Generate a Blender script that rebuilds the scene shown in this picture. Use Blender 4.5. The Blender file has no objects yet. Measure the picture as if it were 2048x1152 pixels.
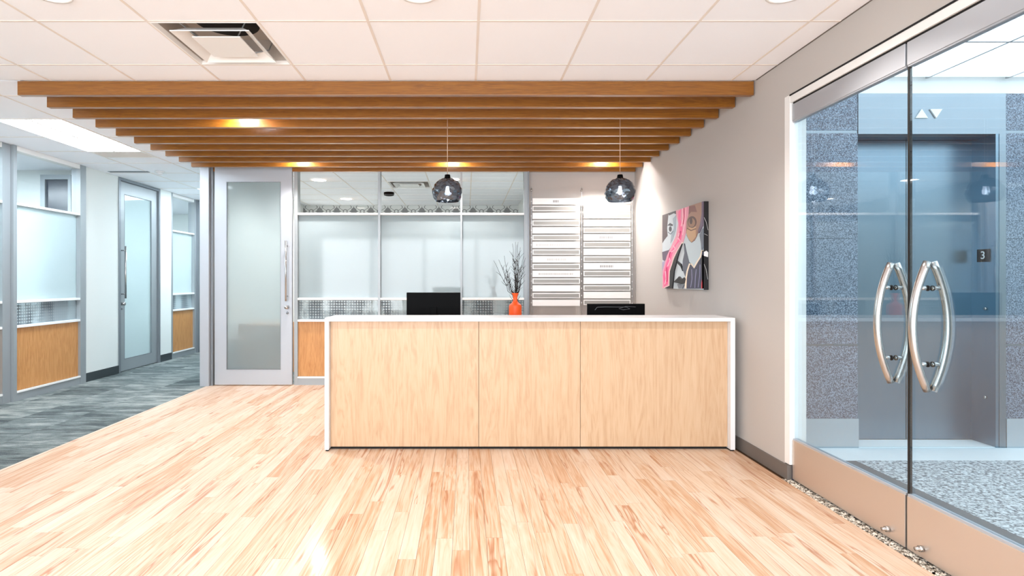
import bpy, bmesh, math, random
from mathutils import Vector, Matrix
random.seed(11)
SC = bpy.context.scene
COL = SC.collection
PI = math.pi
EYE, CEIL = 1.28, 2.71
# ------------------------------------------------------------------ camera, world, exposure
cd = bpy.data.cameras.new('camera'); cam = bpy.data.objects.new('camera', cd); COL.objects.link(cam)
cam.location = (0, 0, EYE); cam.rotation_euler = (PI/2, 0, 0)
cd.sensor_width = 36; cd.lens = 1095/2048*36
cd.shift_x = 91/2048; cd.shift_y = -15/2048; cd.clip_start = 0.05
SC.camera = cam
w = bpy.data.worlds.new('world'); SC.world = w; w.use_nodes = True
w.node_tree.nodes['Background'].inputs[0].default_value = (0.86, 0.93, 1, 1)
w.node_tree.nodes['Background'].inputs[1].default_value = 1.0
SC.view_settings.view_transform = 'Standard'; SC.view_settings.look = 'None'
SC.view_settings.gamma = 1.0; SC.view_settings.use_curve_mapping = False
SC.view_settings.exposure = 0.82
WARM, COOL, FILL_COL = (1, .93, .86), (.80, .92, 1), (.90, .955, 1)
def area(loc, rot, sx, sy, power, color):
    l = bpy.data.lights.new('fill_light', 'AREA'); l.shape = 'RECTANGLE'; l.size = sx; l.size_y = sy; l.energy = power; l.color = color
    o = bpy.data.objects.new('fill_light', l); o.location = loc; o.rotation_euler = rot; COL.objects.link(o); return o
# added frontal fill from behind the photographer, set in a made-up window opening
area((-1.3, -3.35, 1.45), (PI/2, 0, 0), 6.4, 2.2, 225, FILL_COL)
P_DOWN, P_CAN, P_PEND = 54, 45, 3
E_TROFF, E_LOBBY, E_OFF = 17, 2.1, 21

# ------------------------------------------------------------------ helpers
def s2l(r, g, b):
    f = lambda c: (c/255/12.92) if c/255 <= .04045 else ((c/255+.055)/1.055)**2.4
    return (f(r), f(g), f(b), 1)
def mat(name, rgb, rough=.5, metal=0, spec=.5, **k):
    m = bpy.data.materials.new(name); m.use_nodes = True
    b = m.node_tree.nodes['Principled BSDF']
    b.inputs['Base Color'].default_value = s2l(*rgb); b.inputs['Roughness'].default_value = rough
    b.inputs['Metallic'].default_value = metal; b.inputs['Specular IOR Level'].default_value = spec
    for q, v in k.items(): b.inputs[q.replace('_', ' ')].default_value = v
    return m
class NT:
    def __init__(s, m): s.m = m; s.t = m.node_tree; s.b = s.t.nodes.get('Principled BSDF')
    def n(s, typ, **k):
        o = s.t.nodes.new(typ)
        for q, v in k.items():
            if q.startswith('i_'):
                key = q[2:].replace('_', ' '); o.inputs[int(key) if key.isdigit() else key].default_value = v
            else: setattr(o, q, v)
        return o
    def l(s, a, b): s.t.links.new(a, b)
    def ramp(s, src, stops, interp='LINEAR'):
        r = s.n('ShaderNodeValToRGB'); e = r.color_ramp; e.interpolation = interp
        while len(e.elements) < len(stops): e.elements.new(.5)
        for el, (p, c) in zip(e.elements, stops): el.position = p; el.color = c
        s.l(src, r.inputs[0]); return r.outputs[0]
    def math(s, op, a, b=None):
        o = s.n('ShaderNodeMath', operation=op)
        for i, v in enumerate((a, b)):
            if v is None: continue
            if isinstance(v, (int, float)): o.inputs[i].default_value = v
            else: s.l(v, o.inputs[i])
        return o.outputs[0]
    def mix(s, f, a, b, mode='MIX'):
        o = s.n('ShaderNodeMix', data_type='RGBA', blend_type=mode)
        if isinstance(f, (int, float)): o.inputs[0].default_value = f
        else: s.l(f, o.inputs[0])
        for i, v in ((6, a), (7, b)):
            if isinstance(v, tuple): o.inputs[i].default_value = v
            else: s.l(v, o.inputs[i])
        return o.outputs[2]
    def pos(s, sc, rnd=True, obj=False):
        if obj: src = s.n('ShaderNodeTexCoord').outputs['Object']
        else: src = s.n('ShaderNodeNewGeometry').outputs['Position']
        mp = s.n('ShaderNodeMapping'); mp.inputs['Scale'].default_value = sc; s.l(src, mp.inputs[0])
        if rnd:
            cx = s.n('ShaderNodeCombineXYZ'); r = s.rnd(); m37 = s.math('MULTIPLY', r, 37.0)
            for i in range(3): s.l(m37, cx.inputs[i])
            s.l(cx.outputs[0], mp.inputs['Location'])
        return mp.outputs[0]
    def schlick(s, k=1.0):
        lw = s.n('ShaderNodeLayerWeight', i_Blend=.5)
        return s.math('MINIMUM', s.math('MULTIPLY', s.math('ADD', s.math('MULTIPLY', s.math('POWER', lw.outputs['Facing'], 5.0), .96), .04), k), 1.0)
    def rnd(s):
        a = s.n('ShaderNodeObjectInfo').outputs['Random']; g = s.n('ShaderNodeNewGeometry').outputs['Random Per Island']
        return s.math('FRACT', s.math('ADD', a, s.math('MULTIPLY', g, 7.31)))
def box_bm(bm, x0, x1, y0, y1, z0, z1, bevel=0):
    vs = [bm.verts.new(p) for p in ((x0,y0,z0),(x1,y0,z0),(x1,y1,z0),(x0,y1,z0),(x0,y0,z1),(x1,y0,z1),(x1,y1,z1),(x0,y1,z1))]
    fs = [bm.faces.new([vs[i] for i in q]) for q in ((0,3,2,1),(4,5,6,7),(0,1,5,4),(1,2,6,5),(2,3,7,6),(3,0,4,7))]
    if bevel:
        es = list({e for f in fs for e in f.edges})
        bmesh.ops.bevel(bm, geom=es, offset=bevel, segments=2, affect='EDGES', profile=.6)
def obj(name, bm, m, parent=None, smooth=False):
    me = bpy.data.meshes.new(name)
    bmesh.ops.recalc_face_normals(bm, faces=bm.faces)
    bm.to_mesh(me); bm.free()
    if smooth:
        for p in me.polygons: p.use_smooth = True
    for q in (m if isinstance(m, (list, tuple)) else [m]): me.materials.append(q)
    o = bpy.data.objects.new(name, me); COL.objects.link(o); o.parent = parent; return o
def boxes(name, lst, m, parent=None, bevel=0):
    bm = bmesh.new()
    for b in lst: box_bm(bm, *b, bevel=bevel)
    return obj(name, bm, m, parent)
def box(name, x0, x1, y0, y1, z0, z1, m, parent=None, bevel=0):
    return boxes(name, [(x0, x1, y0, y1, z0, z1)], m, parent, bevel)
def lathe_bm(bm, prof, n=32, c=(0, 0, 0), axis='z', cap=True):
    rings = []
    for r, z in prof:
        ring = []
        for i in range(n):
            a = 2*PI*i/n; x, y = r*math.cos(a), r*math.sin(a)
            p = (x, y, z) if axis == 'z' else ((z, x, y) if axis == 'x' else (x, z, y))
            ring.append(bm.verts.new((p[0]+c[0], p[1]+c[1], p[2]+c[2])))
        rings.append(ring)
    for a, b in zip(rings, rings[1:]):
        for i in range(n): bm.faces.new((a[i], a[(i+1) % n], b[(i+1) % n], b[i]))
    if cap:
        bm.faces.new(rings[0]); bm.faces.new(rings[-1])
def tube_bm(bm, pts, rad, n=12):
    pts = [Vector(p) for p in pts]; rads = rad if isinstance(rad, (list, tuple)) else [rad]*len(pts)
    rings = []; up = None
    for i, p in enumerate(pts):
        d = (pts[min(i+1, len(pts)-1)]-pts[max(i-1, 0)]).normalized()
        if up is None: up = Vector((0, 0, 1)) if abs(d.z) < .9 else Vector((1, 0, 0))
        s = d.cross(up).normalized(); up = s.cross(d).normalized()
        rings.append([bm.verts.new(p+(s*math.cos(2*PI*k/n)+up*math.sin(2*PI*k/n))*rads[i]) for k in range(n)])
    for a, b in zip(rings, rings[1:]):
        for i in range(n): bm.faces.new((a[i], a[(i+1) % n], b[(i+1) % n], b[i]))
    bm.faces.new(rings[0]); bm.faces.new(rings[-1])
def tube(name, pts, rad, m, parent=None, n=12):
    bm = bmesh.new(); tube_bm(bm, pts, rad, n); return obj(name, bm, m, parent, True)
def lathe(name, prof, m, parent=None, n=32, c=(0, 0, 0), axis='z', cap=True, smooth=True):
    bm = bmesh.new(); lathe_bm(bm, prof, n, c, axis, cap); return obj(name, bm, m, parent, smooth)
def prism_bm(bm, pts, extr):
    a = [bm.verts.new(p) for p in pts]; b = [bm.verts.new(Vector(p)+Vector(extr)) for p in pts]; n = len(pts)
    bm.faces.new(a); bm.faces.new(b[::-1])
    for i in range(n): bm.faces.new((a[i], a[(i+1) % n], b[(i+1) % n], b[i]))
def prism(name, pts, extr, m, parent=None):
    bm = bmesh.new(); prism_bm(bm, pts, extr); return obj(name, bm, m, parent)
def empty(name, loc, rz=0):
    o = bpy.data.objects.new(name, None); o.location = loc; o.rotation_euler = (0, 0, rz); o.empty_display_size = .1; COL.objects.link(o); return o
def thing(o, label, cat, group=None):
    o['label'] = label; o['category'] = cat
    if group: o['group'] = group
    return o
def struct(o, label=None):
    o['kind'] = 'structure'
    if label: o['label'] = label
    return o
def stuff(o): o['kind'] = 'stuff'; return o
def copy_tree(o, parent=None):
    c = o.copy(); COL.objects.link(c); c.parent = parent
    for ch in KIDS.get(o.name, [x for x in o.children]): copy_tree(ch, c)
    return c
KIDS = {}

# ------------------------------------------------------------------ materials
M = {}
M['wall_white'] = mat('painted_wall_white', (226, 230, 228), .8)
M['taupe'] = mat('painted_wall_taupe', (185, 180, 176), .75)
M['trim_white'] = mat('white_metal_trim', (235, 235, 234), .4)
M['base'] = mat('dark_rubber_base', (104, 97, 92), .6)
M['base_dark'] = mat('charcoal_rubber_base', (52, 60, 64), .6)
M['navy'] = mat('navy_rubber', (28, 34, 62), .5)
M['alu'] = mat('satin_aluminium', (160, 166, 170), .45, .45)
M['alu_light'] = mat('clear_aluminium', (176, 180, 187), .42, .35)
M['alu_dark'] = mat('grey_aluminium', (134, 140, 146), .45, .5)
M['rail'] = mat('brushed_steel_rail', (214, 204, 196), .38, .85)
M['chrome'] = mat('polished_steel', (186, 184, 182), .24, 1)
M['gap'] = mat('dark_gap', (14, 14, 15), .8)
M['black'] = mat('black_plastic', (4, 4, 5), .5, spec=.06)
M['black_gloss'] = mat('black_gloss', (6, 6, 7), .12)
M['white'] = mat('white_laminate', (226, 226, 228), .35)
M['tile'] = mat('ceiling_tile', (243, 245, 250), .9, spec=.1)
M['tee'] = mat('ceiling_tee', (226, 218, 211), .7)
M['subfloor'] = mat('subfloor', (96, 66, 40), .9)
M['orange'] = mat('orange_ceramic', (236, 84, 22), .45)
M['twig'] = mat('dry_twig', (38, 32, 30), .9)
M['sign_white'] = mat('sign_white', (238, 238, 238), .3)
M['sign_grey'] = mat('sign_grey', (150, 149, 146), .3)
M['smudge'] = mat('faded_print', (196, 195, 195), .5)
M['smudge_dark'] = mat('faded_dark_print', (150, 150, 152), .5)
M['marble'] = mat('white_marble', (228, 232, 234), .35)
M['band'] = mat('dark_carpet_band', (92, 100, 106), .9)
M['rubber'] = mat('black_rubber', (10, 10, 10), .6)
M['cord'] = mat('cord_metal', (206, 176, 152), .4, .3)
M['dark_panel'] = mat('dark_glass_panel', (52, 58, 72), .2)
M['plenum'] = mat('grey_sheet_metal', (196, 188, 180), .6)
def emis(name, rgb, s):
    m = bpy.data.materials.new(name); m.use_nodes = True; t = m.node_tree; t.nodes.clear()
    e = t.nodes.new('ShaderNodeEmission'); e.inputs[0].default_value = rgb+(1,); e.inputs[1].default_value = s
    o = t.nodes.new('ShaderNodeOutputMaterial'); t.links.new(e.outputs[0], o.inputs[0]); return m
M['lamp_cool'] = emis('troffer_diffuser', COOL, E_TROFF)
M['lobby_glow'] = emis('glowing_lobby_tile', COOL, E_LOBBY)
M['lamp_office'] = emis('office_diffuser', COOL, E_OFF)
M['lamp_warm'] = emis('downlight_lamp', WARM, 8)
M['lamp_slat'] = emis('slat_downlight_lamp', (1, .96, .94), 200)
M['bulb'] = emis('pendant_bulb', (.95, .97, 1), 26)

def glassy(name, tint, rough=0.0, boost=1.0, extra=None):
    m = bpy.data.materials.new(name); m.use_nodes = True; t = NT(m); t.t.nodes.clear()
    out = t.n('ShaderNodeOutputMaterial'); tr = t.n('ShaderNodeBsdfTransparent', i_Color=tint)
    gl = t.n('ShaderNodeBsdfGlossy', i_Roughness=rough); f = t.schlick(boost)
    mx = t.n('ShaderNodeMixShader'); t.l(f, mx.inputs[0]); t.l(tr.outputs[0], mx.inputs[1]); t.l(gl.outputs[0], mx.inputs[2])
    t.l(mx.outputs[0], out.inputs[0]); return m, t, mx, out
M['glass'] = glassy('clear_glass', (.97, .985, .99, 1), 0, .8)[0]
M['glass_door'] = glassy('door_glass', (.90, .955, .975, 1), 0, 2.0)[0]
def frosted(name, tc, dc, fd, fr_):
    m = bpy.data.materials.new(name); m.use_nodes = True; t = NT(m); t.t.nodes.clear()
    out = t.n('ShaderNodeOutputMaterial')
    tl = t.n('ShaderNodeBsdfTranslucent', i_Color=tc); df = t.n('ShaderNodeBsdfDiffuse', i_Color=dc)
    rf = t.n('ShaderNodeBsdfRefraction', i_Color=(.9, .96, .97, 1), i_Roughness=.32, i_IOR=1.25)
    gl = t.n('ShaderNodeBsdfGlossy', i_Roughness=.06)
    a = t.n('ShaderNodeMixShader', i_0=fd); t.l(tl.outputs[0], a.inputs[1]); t.l(df.outputs[0], a.inputs[2])
    b = t.n('ShaderNodeMixShader', i_0=fr_); t.l(a.outputs[0], b.inputs[1]); t.l(rf.outputs[0], b.inputs[2])
    c = t.n('ShaderNodeMixShader'); t.l(t.schlick(1.0), c.inputs[0]); t.l(b.outputs[0], c.inputs[1]); t.l(gl.outputs[0], c.inputs[2])
    t.l(c.outputs[0], out.inputs[0]); return m
M['frost'] = frosted('frosted_glass', (.80, .87, .88, 1), (.50, .57, .58, 1), .34, .40)
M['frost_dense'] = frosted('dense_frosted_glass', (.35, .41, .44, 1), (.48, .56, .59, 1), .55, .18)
M['frost_door'] = frosted('door_frosted_glass', (.42, .48, .51, 1), (.44, .51, .54, 1), .45, .50)
def gridglass():
    m, t, mx, out = glassy('gridded_glass', (.86, .92, .94, 1), .02, 1.0)
    g = t.n('ShaderNodeNewGeometry'); sp = t.n('ShaderNodeSeparateXYZ'); t.l(g.outputs[0], sp.inputs[0])
    # horizontal position works for panes on either wall
    u = t.math('ADD', sp.outputs[0], sp.outputs[1])
    def line(v):
        fr = t.math('FRACT', t.math('MULTIPLY', v, 31.0)); return t.math('LESS_THAN', fr, .36)
    ln = t.math('MAXIMUM', line(u), line(sp.outputs[2]))
    nz = t.n('ShaderNodeTexNoise', i_Scale=3.0); t.l(t.pos((1.5, 1.5, .4), False), nz.inputs[0])
    msk = t.ramp(nz.outputs[0], [(.44, (.10, .10, .10, 1)), (.58, (.85, .85, .85, 1))])
    df = t.n('ShaderNodeBsdfDiffuse', i_Color=(.55, .62, .65, 1)); mm = t.n('ShaderNodeMixShader')
    base = t.n('ShaderNodeMixShader', i_0=.35); t.l(mx.outputs[0], base.inputs[1]); t.l(df.outputs[0], base.inputs[2])
    dk = t.n('ShaderNodeBsdfDiffuse', i_Color=(.10, .12, .14, 1))
    t.l(t.math('MULTIPLY', ln, msk), mm.inputs[0]); t.l(base.outputs[0], mm.inputs[1]); t.l(dk.outputs[0], mm.inputs[2])
    t.l(mm.outputs[0], out.inputs[0]); return m
M['grid'] = gridglass()

def wood(name, c0, c1, c2, scale, rough, streak=0.0, rand=.3, dark=(150, 90, 45), coat=0.0, gl=1.0):
    """c0 pale, c1 mid, c2 deep; scale = stretch per axis (small number along the grain)."""
    m = mat(name, c1, rough); t = NT(m)
    p = t.pos(scale)
    n1 = t.n('ShaderNodeTexNoise', i_Scale=1.0, i_Detail=4.0, i_Roughness=.6, i_Distortion=.6); t.l(p, n1.inputs[0])
    n2 = t.n('ShaderNodeTexNoise', i_Scale=5.0, i_Detail=3.0, i_Roughness=.6); t.l(p, n2.inputs[0])
    wv = t.math('FRACT', t.math('MULTIPLY', n1.outputs[0], 9.0*gl))
    wv = t.math('ABSOLUTE', t.math('SUBTRACT', wv, .5))
    v = t.math('ADD', t.math('MULTIPLY', n2.outputs[0], .55), t.math('MULTIPLY', wv, .45))
    v = t.math('ADD', v, t.math('MULTIPLY', t.math('SUBTRACT', t.rnd(), .5), rand))
    col = t.ramp(v, [(.15, s2l(*c2)), (.40, s2l(*c1)), (.68, s2l(*c0))])
    if streak:
        n3 = t.n('ShaderNodeTexNoise', i_Scale=1.7, i_Detail=2.0, i_Distortion=1.2); t.l(p, n3.inputs[0])
        k = t.ramp(n3.outputs[0], [(.60, (0, 0, 0, 1)), (.68, (streak,)*3+(1,)), (.70, (0, 0, 0, 1))])
        col = t.mix(k, col, s2l(*dark))
    t.l(col, t.b.inputs['Base Color'])
    if coat: t.b.inputs['Coat Weight'].default_value = coat; t.b.inputs['Coat Roughness'].default_value = .12
    return m
M['plank'] = wood('maple_plank', (214, 194, 177), (207, 179, 155), (187, 143, 109), (11, .6, 1), .42, .8, .30, (160, 96, 54), coat=.12)
M['desk_wood'] = wood('pale_maple_laminate', (203, 174, 144), (195, 163, 131), (180, 144, 111), (9, 9, .8), .38, 0, .08)
M['panel_wood'] = wood('honey_laminate', (208, 154, 100), (194, 138, 82), (174, 116, 62), (10, 10, 1.0), .4, 0, .1)
M['beam'] = wood('cherry_slat', (156, 102, 34), (139, 86, 19), (114, 66, 10), (1.3, 14, 22), .30, 0, .12)
M['beam'].node_tree.nodes['Principled BSDF'].inputs['Specular IOR Level'].default_value = .8

def speckle(name, c0, c1, scale, rough, lo=.42, hi=.58, bump=0):
    m = mat(name, c0, rough); t = NT(m)
    n = t.n('ShaderNodeTexNoise', i_Scale=scale, i_Detail=2.0, i_Roughness=.8); t.l(t.pos((1, 1, 1), False), n.inputs[0])
    t.l(t.ramp(n.outputs[0], [(lo, s2l(*c0)), (hi, s2l(*c1))]), t.b.inputs['Base Color'])
    if bump:
        b = t.n('ShaderNodeBump', i_Strength=bump, i_Distance=.01); t.l(n.outputs[0], b.inputs['Height']); t.l(b.outputs[0], t.b.inputs['Normal'])
    return m
M['granite'] = speckle('flecked_granite', (44, 56, 74), (160, 174, 192), 150, .22, .40, .66)
M['lobby_carpet'] = speckle('speckled_lobby_carpet', (92, 102, 110), (206, 212, 216), 42, .95, .38, .60, .4)
M['pebble'] = speckle('pebble', (110, 98, 84), (226, 216, 202), 35, .7)
def carpet():
    m = mat('streaked_carpet', (110, 120, 124), .98, spec=.1); t = NT(m)
    p = t.pos((1.2, 5, 1)); n = t.n('ShaderNodeTexNoise', i_Scale=2.2, i_Detail=5.0, i_Roughness=.75); t.l(p, n.inputs[0])
    f = t.n('ShaderNodeTexNoise', i_Scale=160.0, i_Detail=1.0); t.l(t.pos((1, 1, 1), False), f.inputs[0])
    v = t.math('ADD', t.math('MULTIPLY', n.outputs[0], .8), t.math('MULTIPLY', f.outputs[0], .2))
    v = t.math('ADD', v, t.math('MULTIPLY', t.math('SUBTRACT', t.rnd(), .5), .12))
    t.l(t.ramp(v, [(.36, s2l(72, 80, 82)), (.50, s2l(108, 117, 118)), (.64, s2l(152, 158, 156))]), t.b.inputs['Base Color']); return m
M['carpet'] = carpet()
def steel(name, rgb, rough, sc=(90, 90, 1.2)):
    m = mat(name, rgb, rough, 1.0); t = NT(m)
    n = t.n('ShaderNodeTexNoise', i_Scale=1.0, i_Detail=3.0); t.l(t.pos(sc, False), n.inputs[0])
    t.l(t.ramp(n.outputs[0], [(.3, (rough*.93,)*3+(1,)), (.7, (rough*1.08,)*3+(1,))]), t.b.inputs['Roughness']); return m
M['steel'] = steel('brushed_stainless', (132, 152, 166), .33)
M['steel_light'] = steel('pale_stainless', (142, 152, 160), .34)
def damask():
    m = mat('damask_wallpaper', (215, 215, 212), .8); t = NT(m)
    g = t.n('ShaderNodeNewGeometry'); sp = t.n('ShaderNodeSeparateXYZ'); t.l(g.outputs[0], sp.inputs[0])
    P = .325
    def cell(v, off):
        f = t.math('FRACT', t.math('ADD', t.math('DIVIDE', v, P), off)); return t.math('ABSOLUTE', t.math('SUBTRACT', f, .5))
    def motif(ox, oz):
        u, v = cell(sp.outputs[0], ox), cell(sp.outputs[2], oz)
        lob = t.math('MULTIPLY', t.math('ABSOLUTE', t.math('SINE', t.math('MULTIPLY', v, 22.0))), .05)
        d = t.math('ADD', t.math('ADD', u, t.math('MULTIPLY', v, .85)), lob)
        fill = t.math('LESS_THAN', d, .27)
        veins = t.math('LESS_THAN', t.math('FRACT', t.math('MULTIPLY', d, 16.0)), .25)
        og = t.math('ADD', .27, t.math('MULTIPLY', t.math('COSINE', t.math('MULTIPLY', v, 12.566)), .13))
        line = t.math('LESS_THAN', t.math('ABSOLUTE', t.math('SUBTRACT', u, og)), .022)
        rp = t.math('LESS_THAN', t.math('ABSOLUTE', t.math('SUBTRACT', t.math('ADD', t.math('MULTIPLY', t.math('SUBTRACT', .5, u), t.math('SUBTRACT', .5, u)), t.math('MULTIPLY', v, v)), .012)), .004)
        return t.math('MAXIMUM', t.math('MAXIMUM', t.math('SUBTRACT', fill, t.math('MULTIPLY', veins, .45)), line), rp)
    k = motif(.12, .5)
    t.l(t.mix(k, s2l(214, 216, 214), s2l(96, 98, 100)), t.b.inputs['Base Color']); return m
M['damask'] = damask()
M['base_steel'] = mat('pale_metal_base', (186, 194, 200), .35, .4)
def pendant_glass():
    m = bpy.data.materials.new('smoked_glass'); m.use_nodes = True; t = NT(m); t.t.nodes.clear()
    out = t.n('ShaderNodeOutputMaterial'); tr = t.n('ShaderNodeBsdfTransparent'); lw = t.n('ShaderNodeLayerWeight', i_Blend=.5)
    t.l(t.ramp(lw.outputs['Facing'], [(.0, (.40, .43, .47, 1)), (.45, (.16, .18, .21, 1)), (.9, (.02, .02, .03, 1))]), tr.inputs[0])
    gl = t.n('ShaderNodeBsdfGlossy', i_Roughness=.05, i_Color=(.9, .95, 1, 1))
    df = t.n('ShaderNodeBsdfTranslucent', i_Color=(.30, .34, .40, 1))
    a = t.n('ShaderNodeMixShader', i_0=.10); t.l(tr.outputs[0], a.inputs[1]); t.l(df.outputs[0], a.inputs[2])
    b = t.n('ShaderNodeMixShader'); t.l(t.math('ADD', t.schlick(1.5), .07), b.inputs[0]); t.l(a.outputs[0], b.inputs[1]); t.l(gl.outputs[0], b.inputs[2])
    t.l(b.outputs[0], out.inputs[0]); return m
M['smoke'] = pendant_glass()

# ------------------------------------------------------------------ the setting: shells
XR, XL, DB, XC = 2.07, -4.8, 6.74, -3.15
# floor of planks
fl = struct(box('floor', XC, XR+.03, -3.4, DB, -.08, -.012, M['subfloor']), 'pale maple strip floor of the reception area')
bm = bmesh.new(); box_bm(bm, -.5, .5, 0, 1, -.012, 0)
bmesh.ops.bevel(bm, geom=[e for e in bm.edges if all(v.co.z > -.001 for v in e.verts)], offset=.0004, segments=1, affect='EDGES')
plank_me = bpy.data.meshes.new('plank'); bmesh.ops.recalc_face_normals(bm, faces=bm.faces); bm.to_mesh(plank_me); bm.free(); plank_me.materials.append(M['plank'])
PW = .0825; cands = []
n = int((XR-.04-XC)/PW)
for i in range(n+1):
    x0 = XC+.03+i*PW; x1 = min(x0+PW, 2.035)
    if x1-x0 < .01: continue
    y = -3.4+random.uniform(0, .6)-.6
    while y < DB-.02:
        L = random.choice((.45, .62, .8, .95, 1.1, 1.35, 1.6)); y1 = min(y+L, DB)
        if y1 > -3.4: cands.append((x0, x1, max(y, -3.4), y1))
        y = y1
def visible(c):
    x0, x1, y0, y1 = c; a = 0
    for k in range(9):
        d = y0+(y1-y0)*(k+.5)/9; x = (x0+x1)/2
        if d < 2.35: continue
        px = 933+1095*x/d
        if px < 0 or px > 2048: continue
        if d > 4.13 and 933-1095*1.06/4.1 < px < 1471: continue
        a += (x1-x0)*(y1-y0)/9*(1095/d)**2*EYE/d
    return a
cands.sort(key=visible, reverse=True)
G = .0006
for x0, x1, y0, y1 in cands[:298]:
    o = bpy.data.objects.new('plank', plank_me); COL.objects.link(o); o.parent = fl
    o.location = ((x0+x1)/2, y0+G, random.uniform(-.0003, 0)); o.scale = (x1-x0-2*G, y1-y0-2*G, 1)
boxes('planks', [(a+G, b-G, c+G, d-G, -.012, 0) for a, b, c, d in cands[298:]], M['plank'], fl)['kind'] = 'stuff'
box('edge_strip', XC-.0, XC+.028, -3.4, DB, -.012, .001, M['plank'], fl)

# corridor carpet
fc = struct(box('floor_corridor', XL-4.5, XC, -3.4, 14, -.08, -.010, M['base_dark']), 'streaky grey carpet of the corridor')
ct = None
for i in range(4):
    for j in range(-1, 22):
        x1 = XC-i*.5; x0 = max(x1-.5, XL); y0 = 2.6+j*.5
        if x1-x0 < .02: continue
        bm = bmesh.new(); box_bm(bm, x0, x1-.0008, y0, y0+.4992, -.010, 0)
        obj('carpet_tile', bm, M['carpet'], fc)
stuff(box('carpet_beyond', XL, XC, -3.4, 2.1, -.010, 0, M['carpet'], fc))
fo = struct(box('floor_offices', XL-4.5, XL, -3.4, 14, -.010, -.002, M['carpet']), 'grey carpet inside the glass-fronted offices')
fb = struct(box('floor_meeting_room', XC, XR+.1, DB, 13.9, -.08, -.001, M['carpet']), 'grey carpet of the room behind the frosted glass')

# ceiling
ce = struct(boxes('ceiling', [(XL-4.5, 2.17, -3.4, 3.023, 2.73, 2.85), (XL-4.5, -1.764, 3.023, 3.633, 2.73, 2.85), (-1.154, 2.17, 3.023, 3.633, 2.73, 2.85), (XL-4.5, 2.17, 3.633, 7.903, 2.73, 2.85), (XL-4.5, -1.154, 7.903, 8.513, 2.73, 2.85), (-.544, 2.17, 7.903, 8.513, 2.73, 2.85), (XL-4.5, 2.17, 8.513, 14, 2.73, 2.85)], M['tile']), 'suspended ceiling of square pale tiles')
X0, Y0, T = .066, 3.023, .61
skip = set()
tee = []
xs = [X0+T*k for k in range(-8, 5)]
def tiles(xa, xb, ya, yb):
    for kx in range(-9, 4):
        for ky in range(-4, 18):
            x0, x1, y0, y1 = X0+T*kx, X0+T*(kx+1), Y0+T*ky, Y0+T*(ky+1)
            cx0, cx1, cy0, cy1 = max(x0, xa), min(x1, xb), max(y0, ya), min(y1, yb)
            if cx1-cx0 < .02 or cy1-cy0 < .02 or (kx, ky) in skip: continue
            b = bmesh.new(); box_bm(b, cx0+.006, cx1-.006, cy0+.006, cy1-.006, 2.7125, 2.729); obj('ceiling_tile', b, M['tile'], ce)
    for kx in range(-9, 5):
        x = X0+T*kx
        if xa < x < xb: tee.append((x-.0075, x+.0075, ya, yb, 2.710, 2.7295))
    for ky in range(-4, 18):
        y = Y0+T*ky
        if ya < y < yb: tee.append((xa, xb, y-.0075, y+.0075, 2.7103, 2.7294))
skip = {(-3, 0), (-7, 3), (-7, 4), (-7, 5), (-7, 9), (-7, 10), (-2, 8)}
tiles(XL, XR, 2.0, 3.925)
tiles(XL, -3.2, 3.925, 12.0)
tiles(-3.12, .99, 6.85, 10.45)
tees = boxes('ceiling_grid', tee, M['tee'], ce)
box('shadow_line', XR-.006, XR, 2.0, 3.9, 2.7085, 2.712, M['base'], ce)

# walls
wr = struct(boxes('wall_right', [(XR, 2.17, 3.56, DB+.1, 0, 2.73), (XR, 2.17, -3.4, 3.56, 2.468, 2.73), (XR, 2.17, -3.4, 1.60, 0, 2.468)], M['taupe']), 'taupe painted wall with the painting and the glass entrance')
wb = struct(box('wall_back', .765, XR, DB, DB+.1, 0, 2.73, M['taupe']), 'taupe painted wall behind the name plates')
struct(boxes('baseboard_right', [(XR-.012, XR, 3.56, DB, 0, .092)], M['base']), 'dark taupe rubber base along the painting wall')
struct(box('baseboard_back', .775, XR-.012, DB-.012, DB, 0, .092, M['base']), 'dark taupe rubber base below the name plates')
struct(box('wall_corridor', -3.235, -3.115, 6.86, 12.0, 0, 2.73, M['wall_white']), 'wall between the corridor and the room behind')
struct(box('wall_corridor_end', XL, -3.2, 12.0, 12.1, 0, 2.73, M['wall_white']), 'white wall closing the end of the corridor')
struct(box('wall_meeting_room', -3.115, 1.1, 10.45, 10.55, 0, 2.73, M['damask']), 'far wall with grey damask wallpaper')
struct(box('wall_meeting_room_side', .99, 1.09, DB+.1, 10.45, 0, 2.73, M['wall_white']), 'white side wall of the room behind the frosted glass')
struct(box('wall_office_outer', XL-4.5, XL-4.4, -3.4, 14, 0, 2.73, M['wall_white']), 'outer wall of the offices')
struct(box('wall_office_front', XL-4.4, XL-.1, -3.4, -3.3, 0, 2.73, M['wall_white']), 'end wall of the offices')
struct(box('wall_office_rear', XL-4.4, XL-.1, 12.0, 12.1, 0, 2.73, M['wall_white']), 'rear wall of the offices')
# unseen wall behind the photographer; its window strip is added for the fill
struct(boxes('wall_front', [(XL, XR, -3.4, -3.3, 0, .35), (XL, XR, -3.4, -3.3, 2.56, 2.73), (XL, -4.5, -3.4, -3.3, .35, 2.56), (1.9, XR, -3.4, -3.3, .35, 2.56)], M['wall_white']), 'wall behind the photographer')
wf = struct(boxes('added_window', [(x-.03, x+.03, -3.39, -3.31, .35, 2.56) for x in (-4.47, -2.9, -1.3, .3, 1.87)], M['alu']), 'added unseen window bars around the fill light')
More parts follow.
